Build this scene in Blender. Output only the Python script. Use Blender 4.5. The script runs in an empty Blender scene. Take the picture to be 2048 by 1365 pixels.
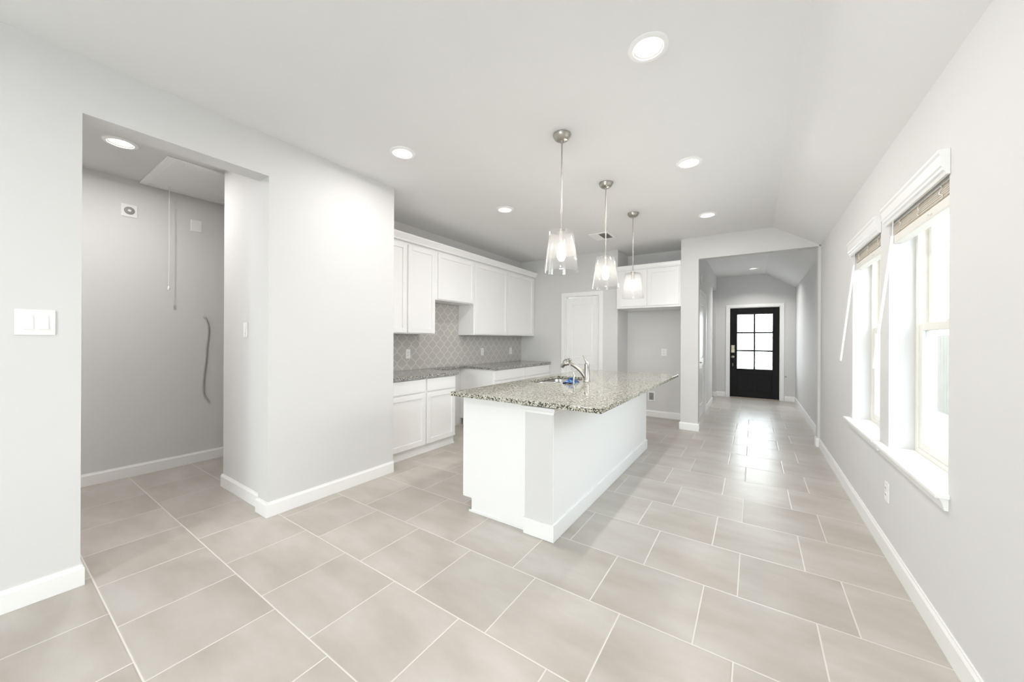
import bpy, bmesh, math, random
from mathutils import Vector, Matrix
random.seed(7)
sc = bpy.context.scene
col = sc.collection
PI = math.pi

# ------------------------------------------------------------------ camera
H_CAM, F_PX, YAW, ROLL = 1.30, 723.07, 0.5898, 0.0049
fw = Vector((-math.sin(YAW), math.cos(YAW), 0)); rt = Vector((math.cos(YAW), math.sin(YAW), 0)); up = Vector((0, 0, 1))
r2 = rt*math.cos(ROLL) + up*math.sin(ROLL); u2 = up*math.cos(ROLL) - rt*math.sin(ROLL)
cd = bpy.data.cameras.new('camera'); cam = bpy.data.objects.new('camera', cd); col.objects.link(cam)
cd.sensor_width = 36; cd.lens = F_PX/2048*36; cd.shift_y = -3.38/2048; cd.clip_start = 0.02
m = Matrix(((r2.x, u2.x, -fw.x, 0), (r2.y, u2.y, -fw.y, 0), (r2.z, u2.z, -fw.z, H_CAM), (0, 0, 0, 1)))
cam.matrix_world = m
sc.camera = cam

# ------------------------------------------------------------------ world, exposure
w = bpy.data.worlds.new('overcast_sky'); sc.world = w; w.use_nodes = True
wt = w.node_tree; bg = wt.nodes['Background']; bg.inputs[1].default_value = 8.3
tc = wt.nodes.new('ShaderNodeTexCoord'); sx = wt.nodes.new('ShaderNodeSeparateXYZ'); cr = wt.nodes.new('ShaderNodeValToRGB')
wt.links.new(tc.outputs['Generated'], sx.inputs[0]); wt.links.new(sx.outputs[2], cr.inputs[0]); wt.links.new(cr.outputs[0], bg.inputs[0])
cr.color_ramp.elements[0].position = 0.05; cr.color_ramp.elements[0].color = (0.97, 0.99, 1.0, 1)      # bright hazy horizon
cr.color_ramp.elements[1].position = 0.9; cr.color_ramp.elements[1].color = (0.42, 0.47, 0.54, 1)
sc.view_settings.view_transform = 'Standard'; sc.view_settings.look = 'None'
sc.view_settings.gamma = 1; sc.view_settings.use_curve_mapping = False
sc.view_settings.exposure = 0.70
sc.cycles.max_bounces = 14; sc.cycles.diffuse_bounces = 9; sc.cycles.glossy_bounces = 5
sc.cycles.transparent_max_bounces = 16; sc.cycles.transmission_bounces = 8
sc.cycles.caustics_reflective = False; sc.cycles.caustics_refractive = False
sc.cycles.sample_clamp_indirect = 4
CAN_W, BULB_S, HALL_W = 7.0, 90.0, 8.0

# sky portals in the openings, added rear glazing included (they only guide sampling of the sky light)
def portal(loc, d, sx_, sy_):
    l = bpy.data.lights.new('sky_portal', 'AREA'); l.shape = 'RECTANGLE'; l.size = sx_; l.size_y = sy_; l.cycles.is_portal = True
    o = bpy.data.objects.new('sky_portal', l); col.objects.link(o); o.location = loc
    o.rotation_euler = Vector(d).to_track_quat('-Z', 'Y').to_euler()
portal((0.90, 2.667, 1.355), (-1, 0, 0), 0.80, 1.41)
portal((0.90, 3.640, 1.355), (-1, 0, 0), 0.78, 1.41)
portal((0.008, 9.80, 1.272), (0, -1, 0), 0.653, 1.225)
portal((-0.55, -3.37, 1.15), (0, 1, 0), 2.1, 2.3)

# ------------------------------------------------------------------ materials
def mat(name, color, rough=0.5, metal=0.0, emit=None, es=0.0, spec=0.5):
    ma = bpy.data.materials.new(name); ma.use_nodes = True
    b = ma.node_tree.nodes['Principled BSDF']
    b.inputs['Base Color'].default_value = (*color, 1); b.inputs['Roughness'].default_value = rough
    b.inputs['Metallic'].default_value = metal; b.inputs['Specular IOR Level'].default_value = spec
    if emit: b.inputs['Emission Color'].default_value = (*emit, 1); b.inputs['Emission Strength'].default_value = es
    return ma
class NG:
    def __init__(s, ma): s.t = ma.node_tree; s.b = s.t.nodes.get('Principled BSDF')
    def n(s, ty, **k):
        nd = s.t.nodes.new(ty)
        for a, v in k.items(): setattr(nd, a, v)
        return nd
    def lk(s, a, b): s.t.links.new(a, b)
    def m(s, op, a, b=None, c=None):
        nd = s.n('ShaderNodeMath', operation=op)
        for i, v in enumerate((a, b, c)):
            if v is None: continue
            if isinstance(v, (int, float)): nd.inputs[i].default_value = v
            else: s.lk(v, nd.inputs[i])
        return nd.outputs[0]
    def mix(s, f, a, b, blend='MIX'):
        nd = s.n('ShaderNodeMix', data_type='RGBA', blend_type=blend)
        for sk, v in ((nd.inputs[0], f), (nd.inputs[6], a), (nd.inputs[7], b)):
            if isinstance(v, (int, float)): sk.default_value = v
            elif isinstance(v, tuple): sk.default_value = (*v, 1)
            else: s.lk(v, sk)
        return nd.outputs[2]
    def pos(s):
        g = s.n('ShaderNodeNewGeometry'); x = s.n('ShaderNodeSeparateXYZ'); s.lk(g.outputs['Position'], x.inputs[0])
        return g.outputs['Position'], x.outputs
    def noise(s, vec, scale, detail=3, rough=0.5):
        nd = s.n('ShaderNodeTexNoise'); nd.inputs['Scale'].default_value = scale
        nd.inputs['Detail'].default_value = detail; nd.inputs['Roughness'].default_value = rough
        if vec is not None: s.lk(vec, nd.inputs['Vector'])
        return nd.outputs[0]
    def ramp(s, f, stops):
        nd = s.n('ShaderNodeValToRGB'); e = nd.color_ramp.elements
        while len(e) < len(stops): e.new(0.5)
        for el, (p, c) in zip(e, stops): el.position = p; el.color = (*c, 1)
        s.lk(f, nd.inputs[0]); return nd.outputs[0]
    def bump(s, h, strength, dist):
        nd = s.n('ShaderNodeBump'); nd.inputs['Strength'].default_value = strength; nd.inputs['Distance'].default_value = dist
        s.lk(h, nd.inputs['Height']); s.lk(nd.outputs[0], s.b.inputs['Normal'])

def paint(name, color, rough, bump_d=0.0006):
    ma = mat(name, color, rough, spec=0.3); g = NG(ma); p, _ = g.pos()
    n1 = g.noise(p, 170, 3, 0.55); g.bump(n1, 0.25, bump_d)
    return ma
WALL = paint('greige_wall_paint', (0.688, 0.684, 0.682), 0.75)
CEIL = paint('ceiling_paint', (0.79, 0.788, 0.788), 0.85)
TRIM = mat('white_trim_paint', (0.88, 0.88, 0.875), 0.38)
CAB = mat('white_cabinet_paint', (0.88, 0.88, 0.88), 0.35)
PLAST = mat('white_plastic', (0.85, 0.85, 0.84), 0.3)
VINYL = mat('off_white_vinyl', (0.80, 0.78, 0.73), 0.4)
NICKEL = mat('brushed_nickel', (0.49, 0.465, 0.43), 0.30, 1.0)
CHROME = mat('polished_steel', (0.48, 0.47, 0.455), 0.16, 1.0)
STEEL = mat('sink_steel', (0.46, 0.45, 0.43), 0.30, 1.0)
DUCT = mat('dark_duct', (0.10, 0.10, 0.10), 0.7)
DARK = mat('dark_slot', (0.03, 0.03, 0.03), 0.6)
GREY = mat('grey_plastic', (0.30, 0.30, 0.30), 0.5)
CABLE = mat('grey_cable', (0.40, 0.39, 0.38), 0.6)
BLACK = mat('black_door_paint', (0.006, 0.006, 0.006), 0.5, spec=0.2)
BRONZE = mat('door_hardware', (0.35, 0.31, 0.24), 0.35, 1.0)
WOODEDGE = mat('bronze_threshold', (0.30, 0.20, 0.13), 0.5)
BLUE = mat('blue_plastic_film', (0.03, 0.16, 0.55), 0.25)
def _blue():
    g = NG(BLUE); p, _ = g.pos()
    g.lk(g.ramp(g.noise(p, 28, 2), [(0.42, (0.01, 0.035, 0.14)), (0.55, (0.06, 0.20, 0.46)), (0.68, (0.28, 0.50, 0.74))]), g.b.inputs['Base Color'])
_blue()
CORD = mat('white_cord', (0.8, 0.78, 0.74), 0.7)
CONC = mat('concrete', (0.72, 0.71, 0.69), 0.9)
SLAT = mat('blind_slat', (0.88, 0.84, 0.77), 0.5)
g = NG(SLAT)
tr = g.n('ShaderNodeBsdfTranslucent'); tr.inputs[0].default_value = (0.8, 0.7, 0.55, 1)
mx = g.n('ShaderNodeMixShader'); mx.inputs[0].default_value = 0.35
g.lk(g.b.outputs[0], mx.inputs[1]); g.lk(tr.outputs[0], mx.inputs[2]); g.lk(mx.outputs[0], g.t.nodes['Material Output'].inputs[0])

def glass(name, tint, refl_rough, haze=0.0, hazecol=(1, 1, 1)):
    ma = bpy.data.materials.new(name); ma.use_nodes = True; g = NG(ma); g.t.nodes.remove(g.b)
    t = g.n('ShaderNodeBsdfTransparent'); t.inputs[0].default_value = (*tint, 1)
    gl = g.n('ShaderNodeBsdfGlossy'); gl.inputs['Roughness'].default_value = refl_rough
    lw = g.n('ShaderNodeLayerWeight'); lw.inputs[0].default_value = 0.5          # Facing = 1 - |cos|: Schlick, the same from both sides
    fr = g.m('ADD', 0.04, g.m('MULTIPLY', g.m('POWER', lw.outputs['Facing'], 5.0), 0.8))
    m1 = g.n('ShaderNodeMixShader'); g.lk(fr, m1.inputs[0]); g.lk(t.outputs[0], m1.inputs[1]); g.lk(gl.outputs[0], m1.inputs[2])
    out = m1.outputs[0]
    if haze:
        d = g.n('ShaderNodeBsdfTranslucent'); d.inputs[0].default_value = (*hazecol, 1)
        m2 = g.n('ShaderNodeMixShader'); m2.inputs[0].default_value = haze
        g.lk(out, m2.inputs[1]); g.lk(d.outputs[0], m2.inputs[2]); out = m2.outputs[0]
    g.lk(out, g.t.nodes['Material Output'].inputs[0])
    return ma
PANE = glass('window_glass', (0.93, 0.96, 0.96), 0.02)
SCREENED = glass('screened_window_glass', (0.79, 0.825, 0.835), 0.02)
SHADE = glass('clear_shade_glass', (0.95, 0.95, 0.95), 0.04, 0.015)

# floor: 18 inch tiles laid in a one-third offset, lighter grout
TILE = mat('beige_floor_tile', (0.5, 0.47, 0.43), 0.28, spec=0.55)
g = NG(TILE); p, (px, py, pz) = g.pos()
ty = g.m('DIVIDE', g.m('SUBTRACT', py, 0.364), 0.4497)
row = g.m('FLOOR', ty); odd = g.m('FLOORED_MODULO', row, 2.0)
tx = g.m('DIVIDE', g.m('ADD', g.m('SUBTRACT', px, -0.525), g.m('MULTIPLY', odd, 0.150)), 0.460)
fx = g.m('FRACT', tx); fy = g.m('FRACT', ty)
dx = g.m('MULTIPLY', g.m('MINIMUM', fx, g.m('SUBTRACT', 1.0, fx)), 0.460)
dy = g.m('MULTIPLY', g.m('MINIMUM', fy, g.m('SUBTRACT', 1.0, fy)), 0.4497)
dd = g.m('MINIMUM', dx, dy)
mr = g.n('ShaderNodeMapRange', interpolation_type='SMOOTHSTEP'); mr.inputs[1].default_value = 0.0020; mr.inputs[2].default_value = 0.0036
g.lk(dd, mr.inputs[0]); tile_f = mr.outputs[0]
cmb = g.n('ShaderNodeCombineXYZ'); g.lk(g.m('FLOOR', tx), cmb.inputs[0]); g.lk(row, cmb.inputs[1])
wn = g.n('ShaderNodeTexWhiteNoise', noise_dimensions='3D'); g.lk(cmb.outputs[0], wn.inputs['Vector'])
vo = g.n('ShaderNodeVectorMath', operation='MULTIPLY_ADD'); g.lk(wn.outputs['Color'], vo.inputs[0]); vo.inputs[1].default_value = (9, 9, 9)
sc3 = g.n('ShaderNodeVectorMath', operation='MULTIPLY'); g.lk(p, sc3.inputs[0]); sc3.inputs[1].default_value = (1.3, 3.2, 1)
g.lk(sc3.outputs[0], vo.inputs[2])
cl = g.noise(vo.outputs[0], 1.5, 5, 0.55)
cc = g.ramp(cl, [(0.30, (0.410, 0.372, 0.325)), (0.50, (0.470, 0.437, 0.394)), (0.70, (0.530, 0.503, 0.465))])
per = g.m('ADD', 0.96, g.m('MULTIPLY', wn.outputs['Value'], 0.08))
hs = g.n('ShaderNodeHueSaturation'); g.lk(cc, hs.inputs['Color']); g.lk(per, hs.inputs['Value'])
fc = g.mix(tile_f, (0.68, 0.66, 0.62), hs.outputs[0])
g.lk(fc, g.b.inputs['Base Color'])
g.lk(g.m('SUBTRACT', 0.75, g.m('MULTIPLY', tile_f, g.m('SUBTRACT', 0.455, g.m('MULTIPLY', cl, 0.04)))), g.b.inputs['Roughness'])
mr2 = g.n('ShaderNodeMapRange', interpolation_type='SMOOTHSTEP'); mr2.inputs[1].default_value = 0.001; mr2.inputs[2].default_value = 0.008
g.lk(dd, mr2.inputs[0]); g.bump(mr2.outputs[0], 0.5, 0.0016)

# granite
def granite(name, lo):
    ma = mat(name, (0.5, 0.5, 0.48), 0.10, spec=0.6); g = NG(ma); p, _ = g.pos()
    v = g.n('ShaderNodeTexVoronoi'); v.inputs['Scale'].default_value = 165; g.lk(p, v.inputs['Vector'])
    sx = g.n('ShaderNodeSeparateColor'); g.lk(v.outputs['Color'], sx.inputs[0])
    n1 = g.noise(p, 70, 3, 0.6)
    f = g.m('ADD', sx.outputs[0], g.m('MULTIPLY', g.m('SUBTRACT', n1, 0.5), 0.9))
    c = g.ramp(f, lo)
    g.lk(c, g.b.inputs['Base Color'])
    return ma
GRAN = granite('speckled_granite', [(0.14, (0.015, 0.014, 0.012)), (0.30, (0.09, 0.075, 0.055)), (0.42, (0.34, 0.32, 0.26)), (0.64, (0.45, 0.44, 0.362)), (0.88, (0.68, 0.67, 0.59))])
GRAN2 = granite('grey_granite', [(0.15, (0.03, 0.03, 0.03)), (0.34, (0.14, 0.135, 0.13)), (0.5, (0.28, 0.272, 0.262)), (0.72, (0.40, 0.39, 0.37)), (0.92, (0.62, 0.61, 0.59))])

# ogee backsplash
SPL = mat('ogee_backsplash_tile', (0.5, 0.48, 0.45), 0.18, spec=0.6)
g = NG(SPL); p, (px, py, pz) = g.pos()
TW, TH = 0.150, 0.160
def fam(par):
    ph = g.m('MULTIPLY', g.m('COSINE', g.m('MULTIPLY', g.m('SUBTRACT', pz, 0.905), 2*PI/TH)), TW/4*par)
    q = g.m('SUBTRACT', py, ph)
    q = g.m('DIVIDE', g.m('SUBTRACT', q, 0 if par > 0 else TW/2), TW)
    f = g.m('ABSOLUTE', g.m('SUBTRACT', g.m('FRACT', g.m('ADD', q, 0.5)), 0.5))
    return g.m('MULTIPLY', f, TW)
sl = g.m('SINE', g.m('MULTIPLY', g.m('SUBTRACT', pz, 0.905), 2*PI/TH))
k = TW/4*2*PI/TH
nrm = g.m('SQRT', g.m('ADD', 1.0, g.m('MULTIPLY', g.m('MULTIPLY', sl, sl), k*k)))
d = g.m('DIVIDE', g.m('MINIMUM', fam(1), fam(-1)), nrm)
mr = g.n('ShaderNodeMapRange', interpolation_type='SMOOTHSTEP'); mr.inputs[1].default_value = 0.0022; mr.inputs[2].default_value = 0.0042
g.lk(d, mr.inputs[0])
tcol = g.mix(g.noise(p, 9, 2), (0.46, 0.447, 0.425), (0.52, 0.507, 0.485))
g.lk(g.mix(mr.outputs[0], (0.74, 0.72, 0.68), tcol), g.b.inputs['Base Color'])
g.bump(mr.outputs[0], 0.4, 0.002)

# fence wood and foliage (outside)
FENCE = mat('cedar_fence', (0.34, 0.29, 0.23), 0.8); g = NG(FENCE); p, _ = g.pos()
g.lk(g.ramp(g.noise(p, 5, 4), [(0.3, (0.165, 0.145, 0.112)), (0.7, (0.21, 0.188, 0.152))]), g.b.inputs['Base Color'])
LEAF = mat('green_leaves', (0.10, 0.22, 0.06), 0.6)
BARK = mat('bark', (0.16, 0.12, 0.09), 0.9)

# ------------------------------------------------------------------ mesh helpers
WL = {}
def box(bm, x0, x1, y0, y1, z0, z1):
    v = [bm.verts.new((x, y, z)) for x in (x0, x1) for y in (y0, y1) for z in (z0, z1)]
    for f in ((0, 1, 3, 2), (4, 6, 7, 5), (0, 4, 5, 1), (2, 3, 7, 6), (0, 2, 6, 4), (1, 5, 7, 3)): bm.faces.new([v[i] for i in f])
def prism(bm, pts, axis, a, b):
    def mk(p, t): return {'x': (t, p[0], p[1]), 'y': (p[0], t, p[1]), 'z': (p[0], p[1], t)}[axis]
    va = [bm.verts.new(mk(p, a)) for p in pts]; vb = [bm.verts.new(mk(p, b)) for p in pts]
    bm.faces.new(va); bm.faces.new(vb[::-1])
    for i in range(len(pts)): bm.faces.new((va[i], vb[i], vb[(i+1) % len(pts)], va[(i+1) % len(pts)]))
def lathe(bm, prof, n=32, axis='z', c=(0, 0, 0), closed=False):
    rings = []
    for r, h in prof:
        ring = []
        for i in range(n):
            a = 2*PI*i/n; q = (r*math.cos(a), r*math.sin(a), h)
            if axis == 'x': q = (q[2], q[0], q[1])
            if axis == 'y': q = (q[0], q[2], q[1])
            ring.append(bm.verts.new((q[0]+c[0], q[1]+c[1], q[2]+c[2])))
        rings.append(ring)
    prs = list(zip(rings, rings[1:])) + ([(rings[-1], rings[0])] if closed else [])
    for A, B in prs:
        for i in range(n): bm.faces.new((A[i], A[(i+1) % n], B[(i+1) % n], B[i]))
    if not closed:
        if prof[0][0] > 1e-6: bm.faces.new(rings[0][::-1])
        if prof[-1][0] > 1e-6: bm.faces.new(rings[-1])
def tube(bm, pts, rad, n=12):
    pts = [Vector(p) for p in pts]; rs = rad if isinstance(rad, (list, tuple)) else [rad]*len(pts)
    rings = []; prev = None
    for i, p in enumerate(pts):
        t = (pts[min(i+1, len(pts)-1)] - pts[max(i-1, 0)]).normalized()
        if prev is None:
            a = Vector((0, 0, 1)) if abs(t.z) < 0.9 else Vector((1, 0, 0)); nn = t.cross(a).normalized()
        else: nn = (prev - t*prev.dot(t)).normalized()
        prev = nn; bb = t.cross(nn)
        rings.append([bm.verts.new(p + (nn*math.cos(2*PI*k/n) + bb*math.sin(2*PI*k/n))*rs[i]) for k in range(n)])
    for A, B in zip(rings, rings[1:]):
        for i in range(n): bm.faces.new((A[i], A[(i+1) % n], B[(i+1) % n], B[i]))
    bm.faces.new(rings[0][::-1]); bm.faces.new(rings[-1])
def spline(pts, k=6):
    P = [Vector(p) for p in pts]; out = []
    for i in range(len(P)-1):
        p0, p1, p2, p3 = P[max(i-1, 0)], P[i], P[i+1], P[min(i+2, len(P)-1)]
        for j in range(k):
            t = j/k
            out.append(0.5*((2*p1) + (p2-p0)*t + (2*p0-5*p1+4*p2-p3)*t*t + (3*p1-p0-3*p2+p3)*t**3))
    out.append(P[-1]); return out
def obj(name, bm, ma, parent=None, bevel=0.0, smooth=False, local=False):
    bmesh.ops.recalc_face_normals(bm, faces=bm.faces)
    off = Vector((0, 0, 0))
    if parent is not None and not local: off = WL[parent.name]
    base = off.copy()
    if parent is None and not local:                       # origin at the base centre of the thing
        xs = [v.co for v in bm.verts]
        base = Vector(((min(v.x for v in xs)+max(v.x for v in xs))/2, (min(v.y for v in xs)+max(v.y for v in xs))/2, min(v.z for v in xs)))
    for v in bm.verts: v.co -= base
    me = bpy.data.meshes.new(name); bm.to_mesh(me); bm.free()
    if smooth:
        for f in me.polygons: f.use_smooth = True
    me.materials.append(ma)
    o = bpy.data.objects.new(name, me); col.objects.link(o)
    if parent is not None: o.parent = parent; WL[o.name] = base.copy()
    else: o.location = base; WL[o.name] = base.copy()
    if smooth:
        es = o.modifiers.new('edges', 'EDGE_SPLIT'); es.split_angle = math.radians(40)
    if bevel:
        b = o.modifiers.new('bevel', 'BEVEL'); b.width = bevel; b.segments = 2; b.limit_method = 'ANGLE'
    return o
def B(*boxes):
    bm = bmesh.new()
    for b in boxes: box(bm, *b)
    return bm
def tag(o, label, cat, group=None):
    o['label'] = label; o['category'] = cat
    if group: o['group'] = group
    return o
def thing(name, loc, label, cat, group=None, rz=0):
    o = bpy.data.objects.new(name, None); col.objects.link(o); o.location = loc; o.rotation_euler = (0, 0, rz)
    o.empty_display_size = 0.05; WL[o.name] = Vector(loc); return tag(o, label, cat, group)
def struct(o): o['kind'] = 'structure'; return o
def S(name, bm, ma, bevel=0.0): return struct(obj(name, bm, ma, None, bevel))
def dup(root, loc, label, rz=None, group=None):
    def cp(o, par):
        c = o.copy(); col.objects.link(c)
        if par is not None: c.parent = par
        for ch in o.children: cp(ch, c)
        return c
    r = cp(root, None); r.location = loc
    if rz is not None: r.rotation_euler = (0, 0, rz)
    r['label'] = label
    if group: r['group'] = group
    return r

# ------------------------------------------------------------------ the shell
CH = 2.77
XL, XR, XK, XH = -2.925, 0.675, -3.72, -4.83
YB = -3.2
S('floor', B((-5.0, 1.0, YB-0.15, 9.9, -0.10, 0.0)), TILE)
bm = bmesh.new()
def vz(x): return CH - 0.632*(x-0.2)
prism(bm, [(-3.0, CH), (0.2, CH), (1.05, vz(1.05)), (1.05, vz(1.05)+0.2), (0.2, CH+0.2), (-3.0, CH+0.2)], 'y', YB-0.15, 9.95)
box(bm, -3.8, -3.0, 2.27, 9.95, CH, CH+0.2)
S('ceiling', bm, CEIL)
S('ceiling_hall', B((-5.1, -3.0, YB-0.15, 2.27, CH, CH+0.2), (-5.1, -3.8, 2.27, 9.95, CH, CH+0.2)), WALL)  # darker wall paint here stands in for the shade on the hall ceiling
# left wall with the opening to the side hall, then the solid block beside the kitchen
S('wall_left', B((-3.08, XL, YB, 0.319, 0, CH), (-3.08, XL, 0.319, 1.195, 2.475, CH), (-3.08, XL, 1.195, 1.228, 0, CH), (-3.86, XL, 1.228, 2.29, 0, CH)), WALL)
S('wall_hall', B((XH-0.15, XH, -1.2, 5.0, 0, CH), (XH, -3.08, -1.35, -1.2, 0, CH), (XH, -3.87, 5.0, 5.15, 0, CH)), WALL)
S('wall_kitchen', B((-3.87, XK, 2.29, 6.0, 0, CH)), WALL)
DP0, DP1, DPZ = -2.79, -2.16, 2.055
S('wall_back', B((XK, DP0, 5.86, 6.0, 0, CH), (DP1, -1.85, 5.86, 6.0, 0, CH), (DP0, DP1, 5.86, 6.0, DPZ, CH), (DP0-0.1, DP1+0.1, 6.3, 6.4, 0, CH),
                 (-1.98, -1.85, 6.0, 6.42, 0, CH), (-1.98, -0.89, 6.42, 6.55, 0, CH)), WALL)
DC0, DC1 = 6.43, 7.30                                         # closet door in the foyer
XF = -0.73
bm = B((-0.89, -0.66, 5.76, 5.90, 0, 2.46), (-0.89, XF, 5.90, DC0, 0, CH), (-0.89, XF, DC0, DC1, 2.05, CH), (-0.89, XF, DC1, 8.68, 0, CH),
       (-0.89, XF, 8.68, 9.55, 2.45, CH), (-0.89, XF, 9.55, 9.70, 0, CH), (-2.2, -0.89, 9.60, 9.85, 0, CH), (-2.3, -2.2, 8.4, 9.85, 0, CH), (-2.2, -0.89, 8.4, 8.55, 0, CH))
prism(bm, [(-0.89, 2.46), (0.66, 2.46), (0.66, vz(0.66)-0.0), (0.2, CH), (-0.89, CH)], 'y', 5.76, 5.90)
box(bm, 0.65, 0.90, 5.76, 5.90, 0, 2.46)
S('wall_foyer', bm, WALL)
bm = bmesh.new(); prism(bm, [(0.73, 0), (0.90, 0), (0.90, vz(0.90)), (0.73, vz(0.73))], 'y', 5.90, 9.85)
S('wall_entry', bm, WALL)
FD0, FD1, FDZ = -0.475, 0.475, 2.045
bm = B((XF, FD0, 9.70, 9.85, 0, 2.44), (FD1, 0.73, 9.70, 9.85, 0, 2.44), (FD0, FD1, 9.70, 9.85, FDZ, 2.44))
prism(bm, [(XF, 2.44), (0.73, 2.44), (0.2, CH), (XF, CH)], 'y', 9.70, 9.85)
S('wall_front', bm, WALL)
# right wall with two window openings
W1, W2, WZ0, WZ1, XO = (2.265, 3.068), (3.25, 4.03), 0.65, 2.06, 0.865
S('wall_right', B((XR, XO, YB, W1[0], 0, 2.47), (XR, XO, W1[1], W2[0], 0, 2.47), (XR, XO, W2[1], 5.76, 0, 2.47),
                  (XR, XO, W1[0], W1[1], 0, WZ0), (XR, XO, W2[0], W2[1], 0, WZ0), (XR, XO, W1[0], W1[1], WZ1, 2.47), (XR, XO, W2[0], W2[1], WZ1, 2.47)), WALL)
# unseen wall behind the camera, its patio glazing added to light the room
S('wall_behind', B((-3.08, -1.6, YB-0.15, YB, 0, CH), (0.50, 0.9, YB-0.15, YB, 0, 2.45), (-1.6, 0.50, YB-0.15, YB, 2.3, CH)), WALL)
r3 = struct(bpy.data.objects.new('window_3', None)); col.objects.link(r3); r3.location = (-0.55, YB-0.08, 0); WL['window_3'] = Vector(r3.location)
fb = [(-1.6, 0.50, YB-0.12, YB-0.04, 2.24, 2.3), (-1.6, 0.50, YB-0.12, YB-0.04, 0, 0.06)] + [(x, x+0.06, YB-0.12, YB-0.04, 0.06, 2.24) for x in (-1.6, -0.58, 0.44)]
obj('window_frame', B(*fb), VINYL, r3)
obj('pane', B((-1.55, 0.45, YB-0.085, YB-0.079, 0.06, 2.24)), PANE, r3)

# ---- baseboards
BH, BT = 0.108, 0.014
def bb(name, segs):
    """segs: (axis, fixed, a, b, dir): a board along axis from a to b standing on the wall face at fixed, thickness towards dir"""
    bm = bmesh.new()
    for ax, f, a, b, d in segs:
        prof = [(f, 0.001), (f+d*BT, 0.001), (f+d*BT, BH-0.018), (f+d*BT*0.55, BH-0.006), (f+d*BT*0.5, BH), (f, BH)]
        prism(bm, prof, 'y' if ax == 'y' else 'x', a, b)
    return struct(obj(name, bm, TRIM))
bb('baseboard_left', [('y', XL, YB, 0.319, 1), ('x', 0.319, -3.09, XL+BT, 1), ('x', 1.195, -3.094, XL+BT, -1), ('y', XL, 1.195, 2.29, 1)])
bb('baseboard_hall', [('y', XH, -1.2, 5.0, 1), ('x', 1.228, -3.874, -3.08, -1), ('y', -3.86, 1.228, 2.4, -1), ('y', -3.08, 1.194, 1.228, -1)])
bb('baseboard_right', [('y', XR, YB, 5.76, -1), ('x', 5.76, 0.65-BT, XR, -1), ('y', 0.65, 5.76, 5.90, -1), ('y', 0.73, 5.90, 9.70, -1)])
bb('baseboard_foyer', [('x', 5.76, -0.904, -0.66+BT, -1), ('y', -0.66, 5.76, 5.90, 1), ('y', XF, 5.90, DC0-0.07, 1), ('y', XF, DC1+0.07, 8.68, 1), ('x', 9.55, -0.89, XF+BT, -1), ('y', XF, 9.55, 9.70, 1),
                       ('x', 9.70, XF, FD0-0.075, -1), ('x', 9.70, FD1+0.075, 0.73, -1)])
bb('baseboard_back', [('x', 6.42, -1.85, -0.89, -1), ('y', -0.89, 5.76, 6.42, -1), ('y', -1.85, 5.86, 6.42, 1), ('x', 5.86, DP1+0.07, -1.85, -1), ('x', 5.86, -3.10, DP0-0.07, -1)])

# ---- backsplash (part of the shell)
S('wall_backsplash', B((XK, XK+0.008, 2.30, 5.855, 0.896, 1.357), (XK, XK+0.008, 3.325, 4.085, 1.357, 1.803)), SPL)

# ------------------------------------------------------------------ windows, stools, blinds
def window(n, y0, y1):
    r = struct(bpy.data.objects.new('window_%d' % n, None)); col.objects.link(r); r.location = (0.82, (y0+y1)/2, WZ0); WL[r.name] = Vector(r.location)
    xf0, xf1, t = 0.783, 0.862, 0.038
    zm = 1.385
    obj('window_frame', B((xf0, xf1, y0, y0+t, WZ0, WZ1), (xf0, xf1, y1-t, y1, WZ0, WZ1), (xf0, xf1, y0+t, y1-t, WZ0, WZ0+t), (xf0, xf1, y0+t, y1-t, WZ1-t, WZ1)), VINYL, r, 0.003)
    def sash(nm, x0, x1, z0, z1):
        a, b, s = y0+t+0.002, y1-t-0.002, 0.042
        o = obj(nm, B((x0, x1, a, a+s, z0, z1), (x0, x1, b-s, b, z0, z1), (x0, x1, a+s, b-s, z0, z0+s), (x0, x1, a+s, b-s, z1-s, z1)), VINYL, r, 0.003)
        xm = (x0+x1)/2
        obj('pane', B((xm-0.002, xm+0.002, a+s, b-s, z0+s, z1-s)), SCREENED if nm == 'lower_sash' else PANE, o)
        return o
    sash('lower_sash', 0.790, 0.818, WZ0+t, zm+0.018)
    sash('upper_sash', 0.824, 0.852, zm-0.02, WZ1-t)
    ym = (y0+y1)/2
    obj('sash_lock', B((0.793, 0.815, ym-0.03, ym+0.03, zm+0.018, zm+0.03)), VINYL, r, 0.003)
    a, b = (2.24, 3.205) if n == 1 else (3.235, 4.11)
    bm = B((0.630, XR, a, b, WZ0-0.005, WZ0+0.014), (XR, 0.783, y0, y1, WZ0-0.0, WZ0+0.014))
    obj('window_stool', bm, TRIM, r, 0.004)
    bm = bmesh.new()
    prism(bm, [(XR, WZ0-0.058), (XR-0.012, WZ0-0.058), (XR-0.018, WZ0-0.030), (XR-0.028, WZ0-0.005), (XR, WZ0-0.005)], 'y', a+0.02, b-0.02)
    obj('apron', bm, TRIM, r)
window(1, *W1); window(2, *W2)

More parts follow.
